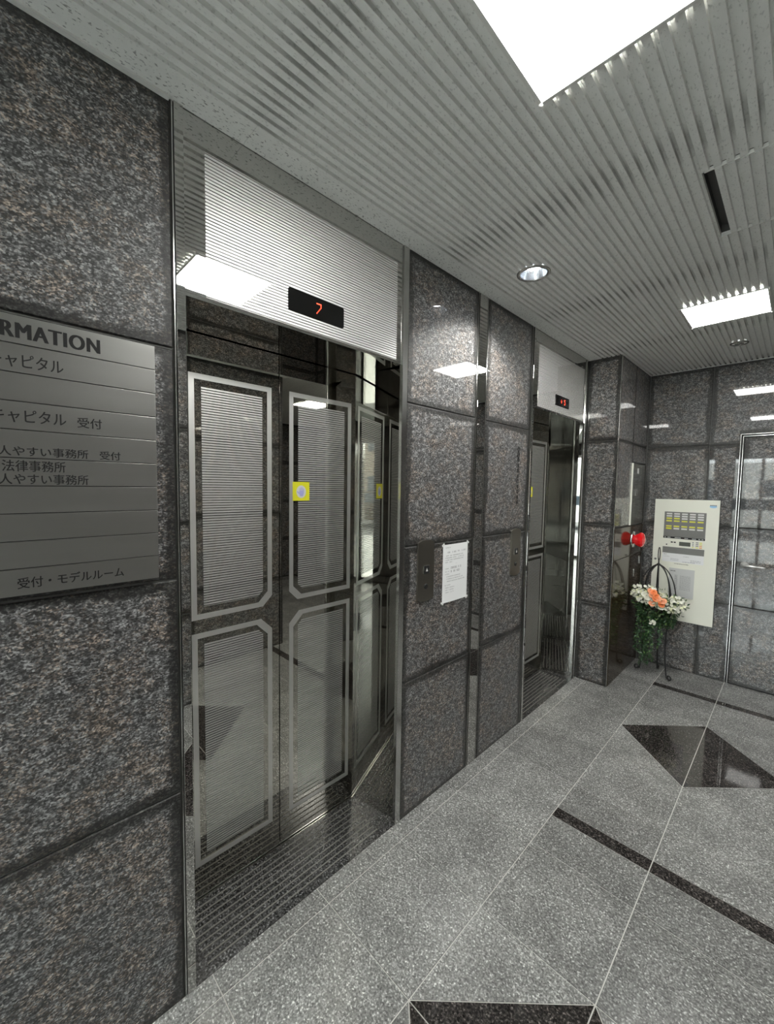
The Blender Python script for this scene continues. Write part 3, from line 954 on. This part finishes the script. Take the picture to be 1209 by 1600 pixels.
# ================================================================= DIRECTORY SIGN
sg = empty('directory_sign', (0.0, 0.0, 1.6), 'brushed steel floor directory board with black lettering on the nearest stone', 'sign')
SU0, SU1, SZ1, SH = -0.42, 0.335, 1.905, 0.0612
pbox('back_plate', PX(0.0), SU0 + 0.004, SU1 - 0.004, SZ1 - 10 * SH + 0.002, SZ1 - 0.002, 0.0, 0.012, 'black', sg)
PSG = PX(0.012)
plates = []
for k in range(10):
    t = SZ1 - k * SH
    pl = pbox('name_plate', PSG, SU0, SU1, t - SH + 0.0017, t - 0.0002, 0.0, 0.008, 'plate', sg, 0.0006)
    plates.append(pl)
W_ = 0.0084
def sign_text(k, items):
    for body, u0, u1, v0, v1, bold in items:
        bm = bmesh.new()
        add_text(bm, PSG, body, u0, u1, v0, v1, W_, 0.0)
        if bold > 0.01:
            for k_ in range(1, 5): add_text(bm, PSG, body, u0 + (k_ - 2.5) * 0.0013, u1 + (k_ - 2.5) * 0.0013, v0, v1, W_ + 0.00004 * k_, 0.0)
        else:
            add_text(bm, PSG, body, u0 + 0.0007, u1 + 0.0007, v0 + 0.0004, v1 + 0.0004, W_ + 0.00004, 0.0)
        join_print('lettering', bm, ['ink'], plates[k])
sign_text(0, [('INFORMATION', -0.052, 0.2145, 1.857, 1.890, 0.014)])
sign_text(1, [('キャピタル', 0.020, 0.144, 1.794, 1.824, 0.002)])
sign_text(3, [('キャピタル', 0.020, 0.146, 1.676, 1.705, 0.002), ('受付', 0.167, 0.215, 1.677, 1.701, 0.002)])
sign_text(4, [('法人やすい事務所', 0.006, 0.186, 1.604, 1.625, 0.002), ('受付', 0.209, 0.252, 1.604, 1.6245, 0.002)])
sign_text(5, [('法律事務所', 0.034, 0.142, 1.570, 1.5945, 0.002), ('法人やすい事務所', 0.006, 0.185, 1.542, 1.565, 0.002)])
sign_text(9, [('受付・モデルルーム', 0.051, 0.253, 1.310, 1.3345, 0.002), ('号', 0.000, 0.022, 1.310, 1.3345, 0.002)])

# ================================================================= CEILING FIXTURES
def ceiling_light(x0, x1, y0, y1, label):
    e = empty('ceiling_light', ((x0+x1)/2, (y0+y1)/2, HC), label, 'ceiling light', 'square flush ceiling lights')
    bm = bmesh.new()
    t = 0.010
    for a, b in (((x0 - t, y0 - t), (x1 + t, y0)), ((x0 - t, y1), (x1 + t, y1 + t)), ((x0 - t, y0), (x0, y1)), ((x1, y0), (x1 + t, y1))):
        add_box(bm, (a[0], a[1], HC - 0.006), (b[0], b[1], HC + 0.0))
    finish(bm, 'light_frame', 'lampframe', e)
    bm = bmesh.new(); add_box(bm, (x0, y0, HC - 0.003), (x1, y1, HC + 0.0))
    finish(bm, 'diffuser', 'lamp', e)
    for cx, cy in ((x0 - t/2, y0 - t/2), (x1 + t/2, y0 - t/2), (x0 - t/2, y1 + t/2), (x1 + t/2, y1 + t/2)):
        bm = bmesh.new()
        add_lathe(bm, (cx, cy, HC - 0.006), (0, 0, -1), [(0.006, 0), (0.005, 0.004), (0, 0.005)], 10)
        finish(bm, 'corner_stud', 'lampframe', e)
ceiling_light(0.697, 1.057, 0.712, 1.072, 'large bright square ceiling light cut by the top edge of the photo')
ceiling_light(0.705, 1.058, 2.800, 3.155, 'square ceiling light glowing near the back wall')
ceiling_light(2.42, 2.78, 2.82, 3.18, 'square ceiling light over the side hall, out of frame')
ceiling_light(0.697, 1.057, -1.35, -0.99, 'square ceiling light behind the photographer, out of frame')

def downlight(c, r, lit, label, name):
    e = empty(name, (c[0], c[1], HC), label, 'ceiling light' if lit else 'ceiling fitting')
    o = (c[0], c[1], HC)
    bm = bmesh.new()
    add_lathe(bm, o, (0, 0, -1), [(r * 0.99, -0.008), (r * 1.16, 0.0), (r * 1.16, 0.002), (r * 1.08, 0.005), (r * 0.93, 0.005), (r * 0.91, 0.0), (r * 0.91, -0.008)], 40)
    finish(bm, 'trim_ring', 'frame', e)
    if lit:
        bm = bmesh.new()
        add_lathe(bm, o, (0, 0, -1), [(r * 0.90, 0.0), (r * 0.82, -0.02), (r * 0.66, -0.045), (r * 0.4, -0.06), (0, -0.062)], 40)
        finish(bm, 'reflector', 'down_cone', e)
        bm = bmesh.new()
        add_lathe(bm, (c[0], c[1], HC + 0.045), (0, 0, -1), [(0, 0.020), (r * 0.42, 0.018), (r * 0.58, 0.006), (r * 0.50, -0.006), (0, -0.008)], 24)
        finish(bm, 'bulb', 'down_on', e)
        ld = bpy.data.lights.new('downlight_beam', 'SPOT')
        ld.energy = SPOT; ld.spot_size = math.radians(125); ld.spot_blend = 0.5; ld.shadow_soft_size = 0.03; ld.color = (1.0, 0.99, 0.95)
        lo = bpy.data.objects.new('downlight_beam', ld); C.objects.link(lo); lo.parent = e
        lo.location = (0, 0, 0.002)
    else:
        bm = bmesh.new()
        add_lathe(bm, o, (0, 0, -1), [(r * 0.90, 0.0), (r * 0.86, -0.010), (0, -0.010)], 32)
        finish(bm, 'recess_cup', 'lampframe', e)
        bm = bmesh.new()
        add_lathe(bm, (c[0], c[1], HC + 0.01), (0, 0, -1), [(r * 0.28, 0.0), (r * 0.25, 0.012), (r * 0.55, 0.014), (r * 0.55, 0.016), (0, 0.018)], 24)
        finish(bm, 'deflector', 'frame', e)
downlight((0.287, 1.882), 0.066, True, 'round lit recessed downlight between the two elevators', 'recessed_downlight')
downlight((0.88, 3.705), 0.045, False, 'small round unlit ceiling fitting beyond the far square light', 'round_ceiling_fitting')

# hatch in the ribbed ceiling
e = empty('ceiling_hatch', (1.18, 1.895, HC), 'square ribbed access hatch with a black gap along its left side', 'hatch')
hx0, hx1, hy0, hy1 = 0.95, 1.41, 1.665, 2.125
k0 = math.ceil((hx0 + 0.010 - X_RIB) / PITCH)
bm = board_mesh(X_RIB + k0 * PITCH, int((hx1 - (X_RIB + k0 * PITCH)) / PITCH), hy0 + 0.007, hy1 - 0.007)
o = finish(bm, 'ribbed_panel', 'ceil', e); o.location.z -= 0.0015
box('edge_angle', (hx0 + 0.006, hy0 + 0.0015, HC - 0.001), (hx1, hy0 + 0.005, HC + 0.010), 'lampframe', e)
box('edge_angle', (hx0 + 0.006, hy1 - 0.005, HC - 0.001), (hx1, hy1 - 0.0015, HC + 0.010), 'lampframe', e)

# ================================================================= HYDRANT CABINET ON THE PILLAR SIDE
hc = empty('hydrant_cabinet', (0.24, 3.84, 0), 'glossy brown steel cabinet on the pillar side below the red lamp', 'cabinet')
pbox('cabinet_body', P2, 3.442, YB - 0.002, 0.0, 1.248, -0.006, -0.001, 'black', hc)
pbox('upper_panel', P2, 3.447, YB - 0.004, 1.000, 1.246, -0.001, 0.004, 'brown', hc, 0.001)
low = pbox('door', P2, 3.447, YB - 0.004, 0.006, 0.995, -0.001, 0.004, 'brown', hc, 0.001)
lt = pbox('latch', P2, 4.165, 4.190, 0.895, 0.965, 0.004, 0.010, 'frame', low, 0.002)
pbox('pull', P2, 4.00, 4.018, 0.800, 0.865, 0.004, 0.010, 'frame', low, 0.002)
al = empty('alarm_lamp', (0.2446, 3.95, 1.13), 'red glass alarm lamp on the brown cabinet', 'lamp')
bm = bmesh.new(); add_lathe(bm, (0.2446, 3.95, 1.13), (1, 0, 0), [(0.072, 0.0), (0.072, 0.004), (0.062, 0.010), (0, 0.010)], 32)
finish(bm, 'base_ring', 'frame', al)
bm = bmesh.new()
prof = [(0.036, 0.010), (0.048, 0.026), (0.060, 0.048), (0.063, 0.064), (0.052, 0.078), (0.028, 0.087), (0, 0.090)]
add_lathe(bm, (0.2446, 3.95, 1.13), (1, 0, 0), prof, 12)
for f in bm.faces: f.smooth = False
finish(bm, 'red_lens', 'redlamp', al)
sb = empty('service_box', (0.24, 4.03, 1.255), 'dark grey recessed service door above the brown cabinet', 'cabinet')
pbox('door', P2, 3.826, YB - 0.004, 1.258, 1.770, -0.006, 0.003, 'greenbox', sb, 0.001)
pbox('door_edge', P2, 3.815, 3.824, 1.258, 1.772, -0.004, 0.012, 'cream', sb, 0.001)
pbox('label', P2, 3.975, 4.02, 1.690, 1.735, 0.003, 0.0036, 'white', sb)
sk = pbox('key_switch', P2, 3.93, 3.99, 1.50, 1.56, 0.003, 0.010, 'frame', sb, 0.002)

# ================================================================= FIRE ALARM PANEL
fp = empty('fire_alarm_panel', (0.56, YB, 0.434), 'cream steel fire alarm panel with rows of yellow and white tags', 'alarm panel')
A0, A1, B0, B1 = 0.333, 0.784, 0.433, 1.478
pbox('panel_body', P3, A0, A1, B0, B1, 0.0, 0.018, 'black', fp)
face = pbox('panel_cover', P3, A0 + 0.002, A1 - 0.002, B0 + 0.002, B1 - 0.002, 0.018, 0.030, 'cream', fp, 0.002)
P6 = PY(YB - 0.030)
tagf = pbox('zone_window', P6, 0.410, 0.699, 1.157, 1.369, 0.0, 0.002, 'panelgrey', fp)
P7 = PY(YB - 0.032)
for r in range(6):
    zz = [1.352, 1.332, 1.312, 1.290, 1.245, 1.225][r]
    for c in range(5):
        u = 0.425 + c * 0.0545
        col = 'white' if r < 2 or (r == 2 and c > 1) else 'yellowtag'
        if r == 5 and c > 0: col = 'white'
        pbox('zone_tag', P7, u, u + 0.040, zz - 0.0055, zz + 0.0065, 0.0, 0.001, 'yellow' if (r == 5 and c == 0) else col, tagf)
for c in range(5):
    u = 0.425 + c * 0.0545
    pbox('zone_tag', P7, u, u + 0.040, 1.180, 1.195, 0.0, 0.0008, 'panelgrey', tagf)
hb = pbox('header_bar', P6, 0.409, 0.699, 1.140, 1.1565, 0.0, 0.003, 'black', fp)
bm = bmesh.new()
for u0, u1 in ((0.418, 0.428), (0.440, 0.462), (0.492, 0.535), (0.560, 0.585), (0.612, 0.640), (0.655, 0.668), (0.676, 0.690)):
    prism(bm, PY(YB - 0.033), [(u0, 1.145), (u1, 1.145), (u1, 1.151), (u0, 1.151)], 0, 0.0003)
finish(bm, 'print', 'paper2', hb)
ct = pbox('control_strip', P6, 0.409, 0.699, 1.066, 1.1395, 0.0, 0.003, 'cream', fp)
P8 = PY(YB - 0.033)
pbox('display', P8, 0.526, 0.604, 1.082, 1.116, 0.0, 0.0015, 'lcd', ct)
for u in (0.466, 0.487): pbox('button', P8, u, u + 0.015, 1.103, 1.113, 0.0, 0.002, 'black', ct)
pbox('button', P8, 0.432, 0.441, 1.080, 1.090, 0.0, 0.002, 'black', ct)
for c, u in enumerate((0.616, 0.640, 0.664)):
    for r in range(4):
        z = 1.120 - r * 0.014
        m = 'orange' if (c == 2 and r > 1) else ('yellowtag' if (r == 3 or (c == 2)) else 'inkgrey')
        pbox('button', P8, u, u + (0.010 if c == 0 else 0.018), z - 0.004, z + 0.003, 0.0, 0.001, m, ct)
pbox('blank_strip', P6, 0.409, 0.699, 1.012, 1.0655, 0.0, 0.002, 'panelgrey', fp)
nl = pbox('instruction_label', P6, 0.408, 0.699, 0.937, 1.0115, 0.0, 0.001, 'paper', fp)
bm = bmesh.new()
def dashes(P, u0, u1, v, h, w=0.0003):
    u = u0
    while u < u1:
        l = rnd.uniform(0.006, 0.018); prism(bm, P, [(u, v), (min(u + l, u1), v), (min(u + l, u1), v + h), (u, v + h)], 0, w); u += l + 0.003
P9 = PY(YB - 0.031)
dashes(P9, 0.418, 0.440, 0.998, 0.004); dashes(P9, 0.418, 0.462, 0.981, 0.002); dashes(P9, 0.560, 0.598, 0.990, 0.002)
for v in (0.952, 0.963): dashes(P9, 0.47, 0.53, v, 0.0025); dashes(P9, 0.61, 0.68, v, 0.0025)
dashes(P9, 0.555, 0.640, 0.944, 0.003)
finish(bm, 'print', 'inkgrey', nl)
bm = bmesh.new(); dashes(P6, 0.498, 0.600, 0.922, 0.005, 0.0003); finish(bm, 'caption_print', 'inkgrey', fp)
dh = pbox('document_holder', P6, 0.460, 0.650, 0.632, 0.893, 0.0, 0.002, 'cream', fp, 0.0005)
pbox('document', P7, 0.466, 0.644, 0.638, 0.886, 0.0, 0.0006, 'paper2', dh)
bm = bmesh.new(); PDc = PY(YB - 0.0327)
dashes(PDc, 0.475, 0.512, 0.858, 0.008)
for k in range(15): dashes(PDc, 0.508, 0.528, 0.705 + k * 0.0085, 0.0035); dashes(PDc, 0.545, 0.620, 0.705 + k * 0.0085, 0.0022)
finish(bm, 'print', 'inkgrey', dh)
bm = bmesh.new()
el = [(0.739 + 0.024 * math.cos(k * math.pi / 10), 1.424 + 0.011 * math.sin(k * math.pi / 10)) for k in range(20)]
prism(bm, P6, el, 0, 0.0008, 0)
for k in range(5): prism(bm, P6, [(0.717 + k*0.009, 1.428), (0.7235 + k*0.009, 1.428), (0.7245 + k*0.009, 1.438), (0.718 + k*0.009, 1.438)], 0.0008, 0.0011, 1)
finish(bm, 'maker_badge', ['logo', 'inkgrey'], fp)
bm = bmesh.new(); add_lathe(bm, (0.360, YB - 0.030, 0.950), (0, -1, 0), [(0.009, 0), (0.009, 0.003), (0, 0.004)], 20); finish(bm, 'key_lock', 'panelgrey', fp)

# ================================================================= FLOWER STAND AND FLOWERS
FX, FY = 0.432, 3.985
fs = empty('flower_stand', (FX, FY, 0), 'black wrought-iron birdcage flower stand in front of the alarm panel', 'plant stand')
def arc3(a, b, c, n=14):
    out = []
    for i in range(n + 1):
        t = i / n
        out.append((1-t)**2 * Vector(a) + 2*(1-t)*t * Vector(b) + t*t * Vector(c))
    return out
bm = bmesh.new()
for k in range(16):
    pass
oval(bm, (FX, FY, 1.025), 0.007, 0.055, 0.0035, False)
add_tube(bm, [(FX, FY, 0.985), (FX, FY, 0.935)], 0.005)
add_lathe(bm, (FX, FY, 0.935), (0, 0, 1), [(0, -0.012), (0.014, -0.008), (0.016, 0.0), (0.010, 0.010), (0, 0.012)], 12)
finish(bm, 'finial', 'iron', fs)
R = 0.135
for k in range(8):
    a = 2 * math.pi * (k + 0.3) / 8
    dx, dy = math.cos(a), math.sin(a)
    bm = bmesh.new()
    add_tube(bm, arc3((FX, FY, 0.94), (FX + dx * R * 0.9, FY + dy * R * 0.9, 0.89), (FX + dx * R, FY + dy * R, 0.62)), 0.0046, 6)
    finish(bm, 'cage_rib', 'iron', fs)
bm = bmesh.new(); add_tube(bm, [(FX + R * math.cos(t * math.pi / 12), FY + R * math.sin(t * math.pi / 12), 0.62) for t in range(24)], 0.005, 6, closed=True)
add_tube(bm, [(FX + 0.09 * math.cos(t * math.pi / 12), FY + 0.09 * math.sin(t * math.pi / 12), 0.30) for t in range(24)], 0.004, 6, closed=True)
finish(bm, 'hoop', 'iron', fs)
for (dx, dy) in ((0.125, -0.055), (-0.118, 0.012), (0.01, 0.14)):
    l = math.hypot(dx, dy); ux, uy = dx / l, dy / l
    bm = bmesh.new()
    pts = arc3((FX + ux * R, FY + uy * R, 0.62), (FX + ux * 0.06, FY + uy * 0.06, 0.33), (FX + dx * 0.85, FY + dy * 0.85, 0.02), 12)
    # scroll foot
    cx, cz, r0 = 0.020, 0.026, 0.022
    for t in range(1, 15):
        a = -math.pi / 2 + t * 0.42
        rr = r0 * (1 - t / 22)
        off = cx + rr * math.cos(a)
        pts.append(Vector((FX + dx * 0.85 + ux * off, FY + dy * 0.85 + uy * off, cz + rr * math.sin(a) )))
    for p in pts: p.z = max(p.z, 0.0064)
    add_tube(bm, pts, 0.0062, 8)
    finish(bm, 'leg', 'iron', fs)

fa = empty('flower_arrangement', (FX, FY - 0.03, 0.52), 'arrangement of orange and white flowers with ivy on the black stand', 'flowers')
bm = bmesh.new()
add_lathe(bm, (FX, FY, 0.50), (0, 0, 1), [(0, 0), (0.075, 0), (0.11, 0.06), (0.122, 0.12), (0.112, 0.12), (0.06, 0.06), (0, 0.05)], 24)
finish(bm, 'basket', 'basket', fa)
rf = random.Random(11)
def leaf(bm, c, d, up, l, w, mi):
    d = d.normalized(); s = d.cross(up).normalized(); nrm = s.cross(d)
    p = [c, c + d * l * 0.35 + s * w * 0.5 + nrm * 0.1 * w, c + d * l * 0.7 + s * w * 0.35, c + d * l - nrm * l * 0.15, c + d * l * 0.7 - s * w * 0.35, c + d * l * 0.35 - s * w * 0.5 + nrm * 0.1 * w]
    m = c + d * l * 0.45 - nrm * 0.12 * w
    vs = [bm.verts.new(q) for q in p]; vm = bm.verts.new(m)
    for k in range(6):
        f = bm.faces.new((vs[k], vs[(k + 1) % 6], vm)); f.material_index = mi
def rdir(zb=0.0):
    while True:
        v = Vector((rf.uniform(-1, 1), rf.uniform(-1, 1), rf.uniform(-1, 1)))
        if 0.1 < v.length < 1: return (v + Vector((0, 0, zb))).normalized()
# main mass of foliage under the blossoms
bm = bmesh.new()
for k in range(2200):
    t = rf.random()
    zc = 0.665 - 0.225 * t
    rad = (0.175 * (1 - t * 0.42))
    a = rf.uniform(0, 2 * math.pi); r = rad * math.sqrt(rf.random()) 
    c = Vector((FX + 0.015 + r * 1.15 * math.cos(a), FY - 0.01 + r * 0.95 * math.sin(a), zc + rf.uniform(-0.02, 0.02)))
    c.x = max(c.x, 0.285)
    leaf(bm, c, rdir(-0.2), rdir(), rf.uniform(0.016, 0.034), rf.uniform(0.008, 0.015), 0 if rf.random() < 0.72 else (1 if rf.random() < 0.8 else 2))
o = finish(bm, 'foliage', ['leaf', 'leaf2', 'leaf3'], fa); o['kind'] = 'stuff'
# ivy hanging down on the left to just above the floor
bm = bmesh.new()
for s in range(9):
    x0 = FX - 0.10 + 0.016 * s + rf.uniform(-0.01, 0.01); y0 = FY - 0.085 + rf.uniform(-0.03, 0.03)
    zb = 0.06 + rf.uniform(0, 0.12) + (0.0 if 1 < s < 7 else 0.12)
    pts = []
    z = 0.58; x, y = x0, y0
    while z > zb:
        pts.append((x, y, z)); x += rf.uniform(-0.008, 0.009); y += rf.uniform(-0.006, 0.002); z -= 0.02
    add_tube(bm, pts, 0.0012, 4, 0)
    for p in pts:
        for q in range(5):
            leaf(bm, Vector(p) + rdir() * 0.012, rdir(-0.4), rdir(), rf.uniform(0.014, 0.030), rf.uniform(0.009, 0.017), 0 if rf.random() < 0.8 else 1)
o = finish(bm, 'hanging_ivy', ['leaf', 'leaf2'], fa); o['kind'] = 'stuff'
# sprigs of leaves between the blossoms
bm = bmesh.new()
for k in range(260):
    a = rf.uniform(-0.19, 0.21); b = rf.uniform(-0.07, 0.10)
    if (a / 0.21) ** 2 + ((b - 0.01) / 0.10) ** 2 > 1: continue
    f_ = max(0.02, 1 - (a / 0.24) ** 2 - (b / 0.14) ** 2)
    c = Vector((max(FX + 0.018 + a, 0.285), FY - 0.03 - 0.115 * math.sqrt(f_), 0.665 + b - 0.16 * a))
    leaf(bm, c, rdir(0.4), rdir(), rf.uniform(0.014, 0.026), rf.uniform(0.006, 0.012), 1 if rf.random() < 0.6 else 2)
o = finish(bm, 'sprigs', ['leaf', 'leaf2', 'leaf3'], fa); o['kind'] = 'stuff'
# blossoms
def blossom_mesh(name, mat, n, r, cup, layers=1, centre=True):
    bm = bmesh.new()
    for L_ in range(layers):
        rr = r * (1 - 0.28 * L_); cc = cup + 0.55 * L_
        for k in range(n):
            a = 2 * math.pi * (k + 0.5 * L_) / n
            d = Vector((math.cos(a), math.sin(a), cc)).normalized()
            s = Vector((-math.sin(a), math.cos(a), 0))
            w = rr * math.pi / n * 1.25
            b0 = Vector((0, 0, 0.0005 * L_))
            vs = [bm.verts.new(v) for v in (b0, b0 + d * rr * 0.6 + s * w, b0 + d * rr + s * w * 0.5 + Vector((0, 0, -rr * 0.1)), b0 + d * rr - s * w * 0.5 + Vector((0, 0, -rr * 0.1)), b0 + d * rr * 0.6 - s * w)]
            bm.faces.new(vs).material_index = 0
    if centre:
        add_lathe(bm, (0, 0, 0), (0, 0, 1), [(r * 0.18, 0), (r * 0.15, r * 0.16), (0, r * 0.22)], 6, 1)
    me = bpy.data.meshes.new(name); bm.normal_update(); bm.to_mesh(me); bm.free()
    for m in (mat, 'petal_c'): me.materials.append(MT[m])
    return me
mW = blossom_mesh('white_blossom', 'petal_w', 5, 0.0125, 0.35)
mC = blossom_mesh('cream_blossom', 'petal_c', 5, 0.0105, 0.45)
mBW = blossom_mesh('white_bloom', 'petal_w', 9, 0.026, 0.45, 4, False)
mO = blossom_mesh('orange_bloom', 'petal_o', 9, 0.027, 0.40, 4, False)
mPc = blossom_mesh('peach_bloom', 'petal_p', 9, 0.027, 0.40, 4, False)
def place(me, name, loc, d):
    o = bpy.data.objects.new(name, me); C.objects.link(o)
    o.parent = fa; o.matrix_parent_inverse = Matrix.Translation(-world_loc(fa))
    o.rotation_euler = Vector(d).to_track_quat('Z', 'Y').to_euler()
    o.location = loc
    return o
view = Vector((0.35, -0.85, 0.55))
def dome(px, pz):     # point on the front of the bouquet, px across, pz up (metres about its middle)
    f = 1 - (px / 0.24) ** 2 - (pz / 0.14) ** 2
    return Vector((FX + 0.018 + px, FY - 0.03 - 0.12 * math.sqrt(max(f, 0.02)), 0.665 + pz - 0.35 * px * 0.45))
for (a, b, kind) in ((-0.035, 0.060, 'p'), (-0.010, 0.058, 'o'), (-0.020, 0.036, 'p'), (0.008, 0.036, 'o'), (0.024, 0.020, 'p'), (0.006, 0.012, 'o'), (0.040, 0.004, 'o'), (0.060, 0.012, 'p'), (0.046, -0.018, 'o'), (-0.020, -0.034, 'p')):
    v = dome(a, b); place(mO if kind == 'o' else mPc, 'orange_flower', v + Vector((0, -0.012, 0)), view + rdir() * 0.35)
for (a, b) in ((-0.062, 0.012), (-0.048, 0.000), (0.045, -0.045), (-0.075, 0.022)):
    v = dome(a, b); place(mBW, 'white_flower', v + Vector((0, -0.008, 0)), view + rdir() * 0.3)
cnt = 0
while cnt < 190:
    a = rf.uniform(-0.185, 0.205); b = rf.uniform(-0.055, 0.085)
    if a > 0.08: b -= 0.02
    if (a / 0.20) ** 2 + ((b - 0.01) / 0.085) ** 2 > 1: continue
    if -0.045 < a < 0.075 and -0.03 < b - (-0.45 * a + 0.035) < 0.03: continue
    v = dome(a, b) + Vector((0, rf.uniform(-0.015, 0.02), rf.uniform(-0.01, 0.01)))
    place(mW if rf.random() < 0.65 else mC, 'small_white_flower', v, view + rdir() * 0.8); cnt += 1
for k in range(5):
    v = Vector((FX + rf.uniform(-0.04, 0.03), FY - 0.13, 0.475 + rf.uniform(-0.03, 0.02)))
    place(mW, 'small_white_flower', v, view + rdir() * 0.8)
